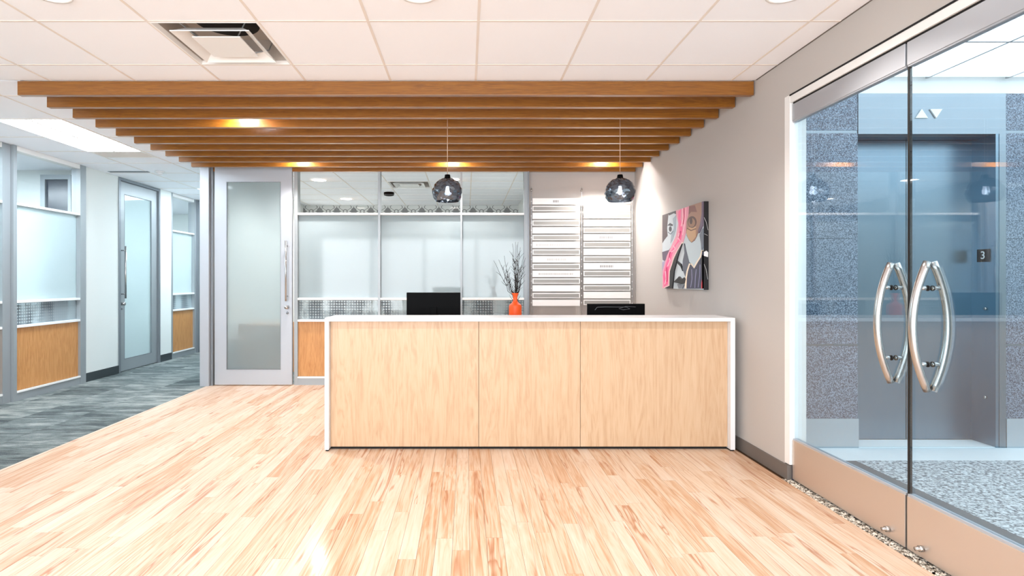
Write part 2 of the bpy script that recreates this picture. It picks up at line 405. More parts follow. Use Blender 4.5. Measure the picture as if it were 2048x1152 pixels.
# left wall solid pieces (x = -4.8)
def lw(name, y0, y1, lab):
    struct(box(name, XL-.1, XL, y0, y1, 0, 2.73, M['wall_white']), lab)
lw('wall_left', 6.865, 7.545, 'white painted wall pier between glazed office bay and corridor door')
lw('wall_left.001', 8.57, 8.90, 'narrow white wall pier beyond the corridor door')
lw('wall_left.002', 10.05, 12.0, 'white wall at the end of the corridor')
lw('wall_left.003', -3.4, 2.2, 'white wall beside the photographer')
for a, b, nm in ((6.865, 7.545, 'baseboard_left'), (8.57, 8.90, 'baseboard_left.001')):
    struct(box(nm, XL, XL+.012, a, b, 0, .11, M['base_dark']), 'charcoal rubber base on the wide corridor pier' if nm == 'baseboard_left' else 'charcoal rubber base on the narrow corridor pier')
# office dividing walls with a tall dark panel
dv = struct(box('wall_office', XL-4.4, XL-.1, 7.2, 7.3, 0, 2.73, M['wall_white']), 'white dividing wall inside the office')
pn = struct(empty('window_2', (0, 0, 0)), 'tall dark sidelight in grey frame on the office dividing wall')
box('pane', -5.50, -5.20, 7.17, 7.195, .1, 2.60, M['dark_panel'], pn)
boxes('frame', [(-5.56, -5.50, 7.14, 7.2, 0, 2.66), (-5.20, -5.16, 7.14, 7.2, 0, 2.66), (-5.5, -5.2, 7.14, 7.2, 2.60, 2.66), (-5.5, -5.2, 7.14, 7.2, .0, .1)], M['alu'], pn)
dv2 = struct(box('wall_office.001', XL-4.4, XL-.1, 8.72, 8.82, 0, 2.73, M['wall_white']), 'white dividing wall beyond the corridor door')

# ------------------------------------------------------------------ glazed bays and doors
def bay(name, loc, rz, W, label, post=(.03, .03), top=2.66, deep=.11, mullion=M['trim_white']):
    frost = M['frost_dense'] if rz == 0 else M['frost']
    e = struct(empty(name, loc, rz), label); a, b = post
    boxes('frame', [(0, a, 0, deep, 0, CEIL), (W-b, W, 0, deep, 0, CEIL)], M['alu'], e)
    boxes('head', [(a, W-b, .005, deep-.005, top, CEIL)], mullion, e)
    for z, h in ((2.083, .026), (1.040, .028), (.775, .026)):
        box('crossbar', a, W-b, .0, deep-.01, z, z+h, mullion, e, .003)
    box('bottom_rail', a, W-b, .004, deep-.01, .0, .085, M['alu'], e)
    box('sill_bead', a, W-b, -.004, .02, .085, .103, mullion, e)
    box('clear_pane', a, W-b, .050, .058, 2.109, top, M['glass'], e)
    box('frosted_pane', a, W-b, .050, .058, 1.068, 2.083, frost, e)
    box('gridded_pane', a, W-b, .050, .058, .801, 1.040, M['grid'], e)
    box('wood_panel', a, W-b, .030, .058, .103, .775, M['panel_wood'], e)
    return e
YB = 6.70
bay('window_3', (-2.11, YB, 0), 0, 1.040, 'glazed partition bay next to the frosted sliding door', (.042, .014))
bay('window_4', (-1.07, YB, 0), 0, 1.005, 'glazed partition bay behind the big black monitor', (.014, .010))
bay('window_5', (-.065, YB, 0), 0, .815, 'glazed partition bay behind the orange vase', (.012, .045))
bay('window_6', (XL+.03, 5.765, 0), PI/2, 1.10, 'glazed office bay before the white pier in the corridor', (.045, .10), 2.66)
bay('window_7', (XL, 4.3, 0), PI/2, 1.463, 'glazed office bay cut by the photo edge', (.05, .10), 2.66)
bay('window_8', (XL, 2.9, 0), PI/2, 1.40, 'glazed office bay beside the camera', (.05, .05), 2.66)
bay('window_9', (XL, 8.90, 0), PI/2, .82, 'glazed office bay beyond the narrow pier', (.05, .06), 2.66)
struct(box('wall_left.004', XL-.1, XL, 2.2, 2.9, 0, 2.73, M['wall_white']), 'white wall pier beside the camera')
struct(box('trim_1', XL-.1, XL+.03, 9.72, 10.05, 0, CEIL, M['alu_dark']), 'grey metal post at the far end of the glazed corridor wall')
def glass_door(name, loc, rz, W, label, hside, metal, frost, stile=(.15, .15), glz=(.194, 2.483)):
    e = struct(empty(name, loc, rz), label); a, b = stile; t = .045
    boxes('frame', [(0, a, 0, t, .012, 2.665), (W-b, W, 0, t, .012, 2.665), (a, W-b, 0, t, .012, glz[0]), (a, W-b, 0, t, glz[1], 2.665)], metal, e)
    g = .006
    boxes('glazing_bead', [(a, a+g, -.002, .012, *glz), (W-b-g, W-b, -.002, .012, *glz), (a, W-b, -.002, .012, glz[0], glz[0]+g), (a, W-b, -.002, .012, glz[1]-g, glz[1])], M['alu_dark'], e)
    box('frosted_pane', a+g, W-b-g, .016, .024, glz[0]+g, glz[1]-g, frost, e)
    hx = W-.055 if hside > 0 else .055
    h = tube('pull_handle', [(hx, -.06, 1.03), (hx, -.06, 1.76)], .011, M['chrome'], e)
    for z in (1.09, 1.70): tube('standoff', [(hx, -.062, z), (hx, 0, z)], .008, M['chrome'], h, 8)
    k = lathe('lock', [(.002, -.05), (.022, -.05), (.024, -.03), (.024, 0)], M['chrome'], e, 20, (hx, 0, .955), 'y')
    lathe('lock_rose', [(.014, -.012), (.016, 0)], M['alu_dark'], e, 16, (hx, 0, .885), 'y')
    return e
glass_door('door_1', (-3.065, 6.665, 0), 0, .94, 'aluminium-framed frosted glass sliding door beside the reception desk', 1, M['alu_light'], M['frost_door'], (.142, .135))
struct(boxes('door_head', [(-3.075, -2.11, 6.70, 6.80, 2.67, CEIL)], M['alu']), 'aluminium head over the sliding door')
struct(box('trim_2', -3.225, -3.118, 6.62, 6.86, 0, CEIL, M['alu_light']), 'wide pale metal end post of the partition')
struct(box('trim_3', -3.112, -3.085, 6.66, 6.86, 0, CEIL, M['alu_dark']), 'narrow dark metal jamb beside the sliding door')
struct(box('trim_4', XL-.1, XL+.01, 7.545, 7.59, 0, CEIL, M['alu_dark']), 'near jamb of the corridor door')
struct(box('trim_5', XL-.1, XL+.01, 8.53, 8.57, 0, CEIL, M['alu_dark']), 'far jamb of the corridor door')
struct(box('trim_6', XL-.1, XL+.01, 7.59, 8.53, 2.67, CEIL, M['alu_dark']), 'head of the corridor door')
glass_door('door_2', (XL-.02, 7.592, 0), PI/2, .936, 'aluminium-framed frosted glass door in the corridor wall', -1, M['alu'], M['frost'], (.12, .15), (.17, 2.50))
struct(box('trim_7', .75, .765, 6.68, 6.86, 0, CEIL, M['alu_dark']), 'dark metal end strip of the glazed partition')

# ------------------------------------------------------------------ entrance: frame and glass doors (x = 2.10)
struct(boxes('trim_8', [(XR-.001, 2.175, 3.505, 3.56, .10, 2.468)], M['trim_white']), 'white metal jamb of the glass entrance')
struct(boxes('trim_9', [(XR+.001, 2.16, 1.60, 3.505, 2.415, 2.462)], M['trim_white']), 'pale metal header over the glass entrance')
struct(boxes('trim_10', [(XR-.003, XR+.002, 1.60, 3.505, 2.460, 2.469), (XR+.012, XR+.03, 1.60, 3.49, 2.406, 2.415)], M['gap']), 'black shadow gap above the entrance header')
struct(boxes('trim_11', [(XR-.012, XR+.02, 3.515, 3.56, 0, .094)], M['base']), 'rubber base return at the entrance jamb')
struct(box('trim_12', XR+.02, 2.12, 3.51, 3.56, 0, .075, M['navy']), 'navy rubber block at the foot of the jamb')
XD = 2.10
def entrance_leaf(name, y0, y1, hy, by, label):
    e = struct(empty(name, (XD, y0, 0)), label); L = y1-y0; hy -= y0; by -= y0
    box('bottom_rail', -.018, .022, 0, L, .012, .262, M['rail'], e, .002)
    box('top_rail', -.018, .022, 0, L, 2.297, 2.405, M['alu_light'], e, .002)
    boxes('glazing_bead', [(-.014, .018, 0, L, .262, .272), (-.014, .018, 0, L, 2.290, 2.297)], M['alu_light'], e)
    box('glass_pane', -.004, .008, .001, L-.001, .272, 2.290, M['glass_door'], e)
    for s in (-1, 1):
        pts = []; R = 18
        for i in range(R+1):
            u = -1+2*i/R; pts.append((s*(.012+.068*(1-u*u)), hy, 1.072+.292*u))
        h = tube('pull_handle', [(p[0], p[1], p[2]) for p in pts], .0165, M['chrome'], e, 16)
        for z in (.90, 1.245):
            u = (z-1.072)/.292; tube('standoff', [(s*.008, hy, z), (s*(.010+.066*(1-u*u)), hy, z)], .0095, M['chrome'], h, 12)
            lathe('gasket', [(.013, s*.009), (.013, s*.013)], M['rubber'], h, 16, (0, hy, z), 'x')
    bm = bmesh.new(); lathe_bm(bm, [(.014, -.020), (.014, -.034), (.009, -.034), (.009, -.052)], 14, (0, by, .055), 'x')
    obj('floor_bolt', bm, M['chrome'], e, True)
    return e
entrance_leaf('door_3', 2.600, 3.498, 2.693, 2.70, 'glass entrance door leaf hinged beside the painting wall')
entrance_leaf('door_4', 1.690, 2.588, 2.480, 2.50, 'glass entrance door leaf nearest the camera')
struct(box('trim_13', XD-.006, XD+.008, 2.5885, 2.5995, .02, 2.40, M['rubber']), 'black brush seal between the two glass doors')
struct(boxes('trim_14', [(2.108, 2.20, 1.60, 3.56, -.05, .006)], M['alu_dark']), 'dark threshold under the glass doors')
struct(boxes('trim_15', [(2.035, 2.108, 1.55, 3.56, -.05, -.012)], M['base']), 'shallow channel in front of the doors')
ch = bmesh.new()
for i in range(2600):
    r = random.uniform(.0035, .0075); c = Vector((random.uniform(2.039, 2.105), random.uniform(1.56, 3.545), random.uniform(-.006, -.001)))
    q = bmesh.ops.create_icosphere(ch, subdivisions=1, radius=r, matrix=Matrix.Translation(c) @ Matrix.Rotation(random.random()*6, 4, 'Z') @ Matrix.Diagonal((1, random.uniform(.7, 1.3), .7, 1)))
pb = obj('gravel', ch, M['pebble'], None, True); stuff(pb); thing(pb, 'strip of small beige and grey pebbles along the foot of the glass doors', 'gravel')

# ------------------------------------------------------------------ elevator lobby
LC = 2.82
lf = struct(boxes('floor_lobby', [(2.20, 7, -3.4, 4.6, -.08, -.012)], M['marble']), 'lobby floor of white stone and speckled carpet')
boxes('marble_border', [(2.20, 7, 3.883, 4.6, -.012, 0), (2.20, 2.68, -3.4, 3.883, -.012, 0)], M['marble'], lf)
box('carpet_band', 2.68, 2.76, -3.4, 3.883, -.012, .002, M['band'], lf)
box('lobby_carpet', 2.76, 7, -3.4, 3.883, -.012, .003, M['lobby_carpet'], lf)
lc = struct(box('ceiling_lobby', 2.17, 7, -3.4, 4.6, LC+.02, LC+.1, M['trim_white']), 'white lobby ceiling with tiles made to glow')
LT = []
for kx in range(-2, 6):
    x0 = 3.51+.61*kx
    for ky in range(0, 7):
        y1 = 4.15-.61*ky; a, b = max(x0, 2.17), min(x0+.61, 7)
        if b-a < .05: continue
        box('glowing_tile', a+.007, b-.007, y1-.603, y1-.007, LC+.003, LC+.012, M['lobby_glow'], lc)  # ceiling tiles made emissive so they come out bright white
boxes('ceiling_grid', [(3.51+.61*k-.007, 3.51+.61*k+.007, -3.4, 4.18, LC, LC+.02) for k in range(-2, 6)]+[(2.17, 7, 4.15-.61*k-.007, 4.15-.61*k+.007, LC+.0003, LC+.0197) for k in range(1, 5)], M['alu'], lc)
we = struct(empty('wall_elevator', (0, 0, 0)), 'flecked granite elevator wall with steel portal')
YE = 4.196
boxes('white_band', [(2.17, 7, YE+.0, YE+.1, 2.713, LC+.02)], M['trim_white'], we)
def granite(x0, x1):
    for z0, z1 in ((.222, .778), (.793, 1.60), (1.603, 2.408), (2.432, 2.713)):
        box('granite_panel', x0, x1-.002, YE, YE+.09, z0, z1, M['granite'], we)
    for z in (.778, 2.408): box('joint_strip', x0, x1-.002, YE+.003, YE+.08, z, z+(.015 if z < 1 else .024), M['steel_light'], we)
    box('base_panel', x0, x1-.002, YE-.012, YE+.09, 0, .222, M['base_steel'], we)
granite(2.17, 3.0); granite(4.13, 4.75); granite(4.75, 5.6); granite(5.6, 7)
box('portal_header', 3.0, 4.13, YE-.004, YE+.08, 2.402, 2.713, M['steel_light'], we)
box('portal_soffit', 3.0, 4.05, YE+.08, 4.40, 2.402, 2.43, M['steel'], we)
box('portal_jamb', 4.05, 4.075, YE-.006, 4.44, 0, 2.402, M['steel'], we)
box('portal_edge', 4.075, 4.125, YE-.010, YE+.06, 0, 2.402, M['steel_light'], we)
box('portal_jamb', 2.975, 3.0, YE+.09, 4.44, 0, 2.402, M['steel'], we)
box('backing', 2.17, 7, 4.45, 4.6, 0, LC+.02, M['gap'], we)
box('sill', 3.0, 4.05, YE, 4.40, -.012, .004, M['marble'], we)
el = struct(empty('door_5', (3.525, 4.39, 0)), 'stainless steel centre-opening elevator doors')
for s in (-1, 1):
    box('door_panel', *( (-.525, -.003) if s < 0 else (.003, .525)), 0, .03, .008, 2.40, M['steel'], el)
# lanterns on the header: two triangles
for up, cx in ((1, 3.480), (-1, 3.590)):
    zc = 2.556; h = .034*up
    e = prism('arrow_lantern', [(cx-.046, YE-.004, zc-h), (cx+.046, YE-.004, zc-h), (cx, YE-.004, zc+h)], (0, -.010, 0), M['trim_white'])
    thing(e, 'raised metal arrow pointing %s above the elevator doors' % ('up' if up > 0 else 'down'), 'arrow sign', 'elevator arrows')
# floor number plate on the jamb reveal
e = thing(empty('floor_number_plate', (4.048, 4.285, 1.475)), 'small black plate with a white 3 on the elevator jamb', 'sign')
box('plate', -.006, 0, -.052, .052, -.05, .05, M['black'], e, .002)
fc_ = bpy.data.curves.new('numeral', 'FONT'); fc_.body = '3'; fc_.size = .085; fc_.extrude = .001; fc_.align_x = 'CENTER'; fc_.align_y = 'CENTER'
fo_ = bpy.data.objects.new('numeral', fc_); COL.objects.link(fo_); fo_.parent = e; fo_.location = (-.0075, 0, 0); fo_.rotation_euler = (PI/2, 0, -PI/2); fc_.materials.append(M['sign_white'])
bpy.context.view_layer.update()
nm_ = bpy.data.meshes.new_from_object(fo_.evaluated_get(bpy.context.evaluated_depsgraph_get())); loc_, rot_ = fo_.location.copy(), fo_.rotation_euler.copy(); bpy.data.objects.remove(fo_); nm_.name = 'numeral'
fo_ = bpy.data.objects.new('numeral', nm_); COL.objects.link(fo_); fo_.parent = e; fo_.location = loc_; fo_.rotation_euler = rot_
for z, rr, lab in ((1.06, .013, 'small round steel key switch on the elevator jamb below the number plate'), (.37, .012, 'small round steel key switch low on the elevator jamb')):
    thing(lathe('key_switch', [(.002, -.012), (rr*.7, -.012), (rr, -.006), (rr, 0)], M['chrome'], None, 16, (4.048, 4.27, z), 'x'), lab, 'switch', 'elevator key switches')
struct(box('wall_lobby', 6.9, 7, -3.4, 4.6, 0, LC, M['wall_white']), 'far side wall of the lobby')
struct(box('wall_lobby_rear', 2.17, 6.9, -3.4, -3.3, 0, LC, M['wall_white']), 'rear wall of the lobby')

# ------------------------------------------------------------------ lamps
def troffer(loc, sx, sy, lamp, label, group, z=CEIL):
    e = thing(empty('troffer_light', (loc[0], loc[1], z)), label, 'ceiling light', group)
    f = .012
    boxes('frame', [(0, sx, 0, f, -.002, .03), (0, sx, sy-f, sy, -.002, .03), (0, f, f, sy-f, -.002, .03), (sx-f, sx, f, sy-f, -.002, .03)], M['trim_white'], e)
    box('basket', sx/2-.012, sx/2+.012, f, sy-f, -.001, .006, M['tee'], e)
    for s in (0, 1):
        a = f if s == 0 else sx/2+.012; b = sx/2-.012 if s == 0 else sx-f
        box('diffuser', a, b, f, sy-f, .003, .008, lamp, e)
    return e
g = 'recessed fluorescent troffers'
troffer((X0-7*T, Y0+3*T), T, 2*T, M['lamp_cool'], 'long recessed ceiling light beside the wooden slats', g)
troffer((X0-7*T, Y0+9*T), T, 2*T, M['lamp_cool'], 'recessed ceiling light deep in the corridor', g)
for i, (x, y) in enumerate(((-7.2, 5.2), (-7.2, 9.6), (-7.3, 8.05))):
    troffer((x, y-.35), 1.2, .6 if i == 2 else .9, M['lamp_office'], ('ceiling light inside the office before the white pier', 'ceiling light inside the office beyond the narrow pier', 'ceiling light in the room behind the corridor door')[i], 'office ceiling lights', 2.70)
troffer((-5.7, 5.0), .3, 1.4, M['lamp_office'], 'slim ceiling light above the first glazed office bay', 'office ceiling lights', 2.70)
troffer((-5.7, 3.0), .3, 1.4, M['lamp_office'], 'slim ceiling light in the office beside the camera', 'office ceiling lights', 2.70)
def downlight(x, y, power, ang, label, group, r=.075, blend=.6, color=WARM, z=CEIL):
    lamp = M['lamp_slat'] if 'slat' in label else M['lamp_warm']
    e = thing(empty('downlight', (x, y, z)), label, 'ceiling light', group)
    lathe('trim_ring', [(r*1.22, .0), (r*1.2, -.006), (r, -.004), (r*.98, .004)], M['trim_white'], e, 32, cap=False)
    lathe('lamp', [(.002, -.001), (r, -.001), (r, .002)], lamp, e, 24, cap=False)
    l = bpy.data.lights.new('lamp_light', 'SPOT'); l.energy = power; l.color = color; l.spot_size = math.radians(ang); l.spot_blend = blend; l.shadow_soft_size = .05
    o = bpy.data.objects.new('lamp_light', l); COL.objects.link(o); o.parent = e; o.location = (0, 0, -.012)
    return e
g = 'round downlights in the tiled ceiling'
downlight(-.24, 2.718, P_DOWN, 126, 'round ceiling downlight at the photo top in line with the desk middle', g, .085)
downlight(1.595, 2.718, P_DOWN, 126, 'round ceiling downlight at the photo top closest to the glass doors', g, .085)
downlight(-2.075, 2.718, P_DOWN, 126, 'round ceiling downlight near the square air diffuser', g, .085)
for x, q in ((-.24, 'straight above the photographer'), (1.595, 'above the near glass door'), (-2.075, 'above the floor beside the photographer')):
    downlight(x, .888, P_DOWN*.4, 120, 'round ceiling downlight %s, out of view' % q, 'downlights above the photographer', .085)
g = 'downlights between the wooden slats'
downlight(-1.93, 4.655, P_CAN, 118, 'downlight glowing alone between the front wooden slats', g, .06, .5)
downlight(-1.94, 6.305, P_CAN, 118, 'slat downlight in front of the frosted sliding door', g, .06, .5)
downlight(-.16, 6.305, P_CAN, 118, 'slat downlight behind the pendant lamp near the monitor', g, .06, .5)
downlight(1.60, 6.305, P_CAN*1.5, 112, 'slat downlight over the name plates', g, .06, .4)
g = 'downlights in the room behind the partition'
for x, y, lab in ((-2.10, 7.79, 'round light behind the glass above the first glazed bay, closer one'), (-2.11, 9.6, 'round light behind the glass above the first glazed bay, farther one'), (-.20, 7.75, 'round light behind the glass beside the pendant lamp')):
    downlight(x, y, 130, 165, lab, g, .10, color=(1, .96, .91))

# ------------------------------------------------------------------ wooden slat canopy
can = thing(empty('slatted_canopy', (-.58, 3.925, 2.61)), 'canopy of eleven long honey-brown wooden slats under the tiled ceiling', 'ceiling canopy')
for k in range(11):
    y = .275*k
    b = bmesh.new(); box_bm(b, -2.640, 2.640, y, y+.042, 0, .099, .002); obj('slat', b, M['beam'], can)
# pendants
def pendant(x, y, label):
    e = thing(empty('pendant_lamp', (x, y, 2.02)), label, 'pendant lamp', 'smoked glass pendants over the desk')
    bm = bmesh.new(); rnd = random.Random(int(x*100)+7); R = .126; N, S = 22, 14
    rings = []
    for j in range(S+1):
        ph = math.radians(8+(128-8)*j/S); ring = []
        for i in range(N):
            a = 2*PI*(i+.5*(j % 2))/N; rr = R*(1+rnd.uniform(-.045, .035)) if 0 < j < S else R
            ring.append(bm.verts.new((rr*math.sin(ph)*math.cos(a), rr*math.sin(ph)*math.sin(a), rr*math.cos(ph)*.96)))
        rings.append(ring)
    for j in range(S):
        for i in range(N):
            a, b = rings[j], rings[j+1]; n1 = (i+1) % N
            if j % 2 == 0: bm.faces.new((a[i], a[n1], b[i])); bm.faces.new((a[n1], b[n1], b[i]))
            else: bm.faces.new((a[i], b[n1], b[i])); bm.faces.new((a[i], a[n1], b[n1]))
    sh = obj('shade', bm, M['smoke'], e)
    sm = sh.modifiers.new('thick', 'SOLIDIFY'); sm.thickness = .004; sm.offset = -1
    lathe('shade_cap', [(.004, .150), (.022, .148), (.026, .122), (.018, .118)], M['black'], e, 20)
    lathe('socket', [(.016, .118), (.018, .06), (.014, .05)], M['alu_dark'], e, 16)
    lathe('bulb', [(.002, -.020), (.012, -.015), (.018, -.002), (.017, .014), (.012, .040), (.012, .055)], M['bulb'], e, 20)
    tube('cord', [(0, 0, .145), (0, 0, CEIL-2.02)], .0028, M['cord'], e, 8)
    lathe('ceiling_rose', [(.05, CEIL-2.02), (.05, CEIL-2.045), (.01, CEIL-2.05)], M['alu_light'], e, 24)
    return e
pendant(-.16, 4.60, 'smoked glass globe pendant hanging above the black monitor and vase')
pendant(1.29, 4.60, 'smoked glass globe pendant hanging in front of the name plates')

# ------------------------------------------------------------------ reception desk
dk = thing(empty('reception_desk', (.475, 4.10, 0)), 'long reception desk with pale wood front and white top and ends', 'desk')
hw = 1.537
box('countertop', -hw, hw, 0, .335, .973, 1.0, M['white'], dk, .0015)
for s in (-1, 1):
    a, b = (-hw, -hw+.030) if s < 0 else (hw-.034, hw)
    box('side_panel', a, b, .0, .95, .012, .9725, M['white'], dk, .0012) if False else boxes('side_panel', [(a, b, .0, .335, .012, .9725), (a, b, .335, .95, .012, .74)], M['white'], dk)
    box('foot', a+.004, b-.004, .01, .94, 0, .012, M['rubber'], dk)
xa = -hw+.030; xb = hw-.034
j1 = (957.5-933)*4.15/1095-.475; j2 = (1160.5-933)*4.15/1095-.475
for a, b in ((xa, j1), (j1, j2), (j2, xb)):
    o = box('front_panel', a+.0016, b-.0016, .048, .068, .022, .9725, M['desk_wood'], dk)
box('joint_backing', xa, xb, .0685, .0695, .03, .97, M['gap'], dk)  # thin dark board added to block light leaking through the panel joints
box('plinth', xa, xb, .07, .09, 0, .03, M['gap'], dk)
box('work_surface', xa, xb, .07, .95, .715, .74, M['white'], dk, .001)
# monitors on the lower work surface
def monitor(x0, x1, y, ztop, label, tilt=0, cable=False):
    cx = (x0+x1)/2; W = x1-x0; H = W*.60
    e = thing(empty('monitor', (cx, y, .7405)), label, 'monitor'); zt = ztop-.7405
    s = box('housing', -W/2, W/2, -.012, .016, zt-H, zt, M['black'], e, .004)
    box('screen', -W/2+.012, W/2-.012, .0165, .018, zt-H+.012, zt-.012, M['black_gloss'], e)
    box('neck', -.03, .03, -.030, -.013, .012, zt-H*.45, M['black'], e, .003)
    box('foot', -.11, .11, -.10, .10, 0, .012, M['black'], e, .004)
    if cable:
        P = [(-.19, .02), (-.17, .045), (-.10, .047), (0, .046), (.09, .046), (.12, .03), (.06, .022), (.02, .032), (.08, .05), (.17, .047)]
        tube('cable', [(px, -.0165, zt-.075+pz) for px, pz in P], .0016, M['alu_dark'], e, 6)
    return e
d1 = 4.85
monitor((813-933)*d1/1095, (921-933)*d1/1095, d1+.012, 1.28-(585-561)*d1/1095, 'black monitor seen from behind on the desk beside the orange vase')
monitor((1175-933)*d1/1095, (1290-933)*d1/1095, d1+.012, 1.28-(607.5-561)*d1/1095, 'low black monitor seen from behind under the name plates', cable=True)
# vase and twigs
vx, vy = (1030.5-933)*4.82/1095, 4.82
vz = .7405; zz = lambda py: 1.28-(py-561)*4.82/1095-vz
va = lathe('vase', [(.002, 0), (.052, 0), (.056, .006), (.056, zz(613)), (.056, zz(612.4)), (.050, zz(609.2)), (.049, zz(609)), (.030, zz(605.5)), (.020, zz(602)), (.019, zz(595)), (.0225, zz(590)), (.030, zz(587.5)), (.030, zz(586)), (.022, zz(586.5)), (.015, zz(592)), (.015, zz(602)), (.002, .2)], M['orange'], None, 40, cap=False)
va.location = (vx, vy, vz); thing(va, 'orange bottle-shaped vase behind the white countertop', 'vase')
tw = thing(empty('dry_branches', (vx, vy, vz+.22)), 'bunch of thin dark dry twigs standing in the orange vase', 'branches')
rt = random.Random(5); k4 = 4.82/1095
def zrel(py): return 1.28-(py-561)*k4-(vz+.22)
def xrel(px): return (px-933)*k4-vx
ends = [(987, 521), (998, 519), (1003, 530), (1008, 512), (1012, 538), (1026, 487), (1030, 484), (1033, 490), (1036, 484), (1041, 494), (1024, 505), (1039, 508), (1048, 512), (1050, 516), (1047, 523), (1043, 530), (1034, 520), (1018, 545)]
for i, (px, py) in enumerate(ends):
    ex, ez = xrel(px), zrel(py); ey = rt.uniform(-.06, .05); bm = bmesh.new()
    bend = rt.uniform(-.012, .012); N = 11; pts = []
    for q in range(N+1):
        u = q/N; f = u**1.35
        pts.append(Vector((rt.uniform(-.003, .003)+ex*f+bend*math.sin(u*PI)+rt.uniform(-.0025, .0025), ey*f+rt.uniform(-.003, .003), ez*u)) if q else Vector((rt.uniform(-.008, .008), rt.uniform(-.008, .008), -.02)))
    pts = [p if p.z > zrel(584) else Vector((max(-.012, min(.012, p.x)), max(-.01, min(.01, p.y)), p.z)) for p in pts]
    tube_bm(bm, pts, [.0034*(1-.7*q/N) for q in range(N+1)], 5)
    for q in range(3, N-1):
        for _ in range(1 if q % 2 else 2):
            if rt.random() < .25: continue
            s = rt.choice((-1, 1)); L = rt.uniform(.025, .075); p = pts[q]
            d = (pts[q+1]-pts[q-1]).normalized()*L*.85+Vector((s*L*.55, rt.uniform(-.3, .3)*L, 0))
            mid = p+d*.5+Vector((rt.uniform(-.004, .004), 0, rt.uniform(-.004, .004)))
            tube_bm(bm, [p, mid, p+d], [.0018, .0014, .0008], 4)
    obj('twig', bm, M['twig'], tw, True)

# ------------------------------------------------------------------ name plate wall sign
sg = thing(empty('name_plate_board', (1.40, DB-.001, 0)), 'wall directory of white and grey horizontal name plates on thin steel rods', 'sign')
ys = 6.672; ks = ys/1095
def Z(py): return 1.28-(py-561)*ks
def X(px): return (px-933)*ks-1.40
yl = ys-DB+.001
def plate(x0, x1, y0, y1, grey, smear=None):
    p = box('name_plate', X(x0), X(x1), yl, yl+.006, Z(y1), Z(y0), M['sign_white'], sg, .001)
    if grey:
        box('grey_insert', X(x0+1.8), X(x1-1.8), yl-.0012, yl, Z(y1-1.8), Z(y0+1.8), M['sign_grey'], p)
    if smear:
        cx, wd, dkk = smear; bm = bmesh.new(); zc = (Z(y0)+Z(y1))/2; r = random.Random(int(cx*7+y0)); x = X(cx-wd/2)
        while x < X(cx+wd/2):
            w_ = r.uniform(.010, .022); box_bm(bm, x, min(x+w_, X(cx+wd/2)), yl-.0008, yl, zc-.014, zc+.014); x += w_+.005
        obj('faded_print', bm, M['smudge_dark'] if dkk else M['smudge'], p)
sm1 = {0: (1112, 12, 1), 1: (1118, 40, 0), 2: (1115, 14, 0), 4: (1113, 38, 0), 5: (1112, 70, 0), 3: (1112, 80, 0)}
for k in range(8):
    y = 396.5+29.03*k; plate(1065, 1160, y, y+12.3, False, sm1.get(k))
    if k < 7: plate(1065, 1160, y+15.3, y+25.8, True)
sm2 = {1: (1213, 20, 0), 2: (1212, 26, 1), 3: (1213, 40, 0), 4: (1213, 26, 1)}
for k in range(7):
    y = 410.5+28.9*k; plate(1167, 1261, y, y+13.0, False, sm2.get(k))
    plate(1167, 1261, y+15.6, y+26.3, True)
plate(1167, 1261, 398, 407.5, False)
for px, y0, y1 in ((1063, 374, 640), (1163.5, 374, 640), (1264.5, 374, 636)):
    tube('rod', [(X(px), yl+.003, Z(y1)), (X(px), yl+.003, Z(y0))], .0035, M['alu_light'], sg, 10)
    for yy in (y0+6, y1-4):
        lathe('rod_clamp', [(.002, .016), (.009, .016), (.010, 0), (.009, -.016), (.002, -.016)], M['chrome'], sg, 14, (X(px), yl+.003, Z(yy)))
        tube('wall_anchor', [(X(px), yl+.006, Z(yy)), (X(px), -.0, Z(yy))], .005, M['chrome'], sg, 8)
    bm = bmesh.new(); lathe_bm(bm, [(.006, -.006), (.006, .006)], 10, (0, 0, 0)); cme = bpy.data.meshes.new('plate_clip'); bm.to_mesh(cme); bm.free(); cme.materials.append(M['white'])
    for k in range(15):
        y = 402.6+14.5*k + (1.2 if px > 1200 else 0)
        o = bpy.data.objects.new('plate_clip', cme); COL.objects.link(o); o.parent = sg; o.location = (X(px)-.002, yl+.001, Z(y))

# ------------------------------------------------------------------ painting on the right wall
cv = thing(empty('painting', (XR, 5.175, 1.58)), 'unframed canvas with grey faces torn by a pink band on the taupe wall', 'painting')
SY0, SY1 = 4.68, 5.67
box('canvas', -.042, -.002, SY0-5.175, SY1-5.175, 1.200-1.58, 1.957-1.58, mat('canvas_ground', (196, 206, 212), .6), cv)
def cpt(px, py):
    xi, yi = 1300+px/5.236, 380+py/5.236
    D = 1095*2.028/(xi-933); z = 1.28-(yi-561)*D/1095
    D = max(SY0+.001, min(SY1-.001, D)); z = max(1.201, min(1.956, z)); return D-5.175, z-1.58
cols = {}
lay = [0]
def paint(name, rgb, pts):
    lay[0] += 1
    if rgb not in cols: cols[rgb] = mat('paint_%d' % len(cols), rgb, .5)
    d = .0422+.00035*lay[0]
    prism(name, [(-d, *cpt(*p)) for p in pts], (.0004+.00035*lay[0], 0, 0), cols[rgb], cv)
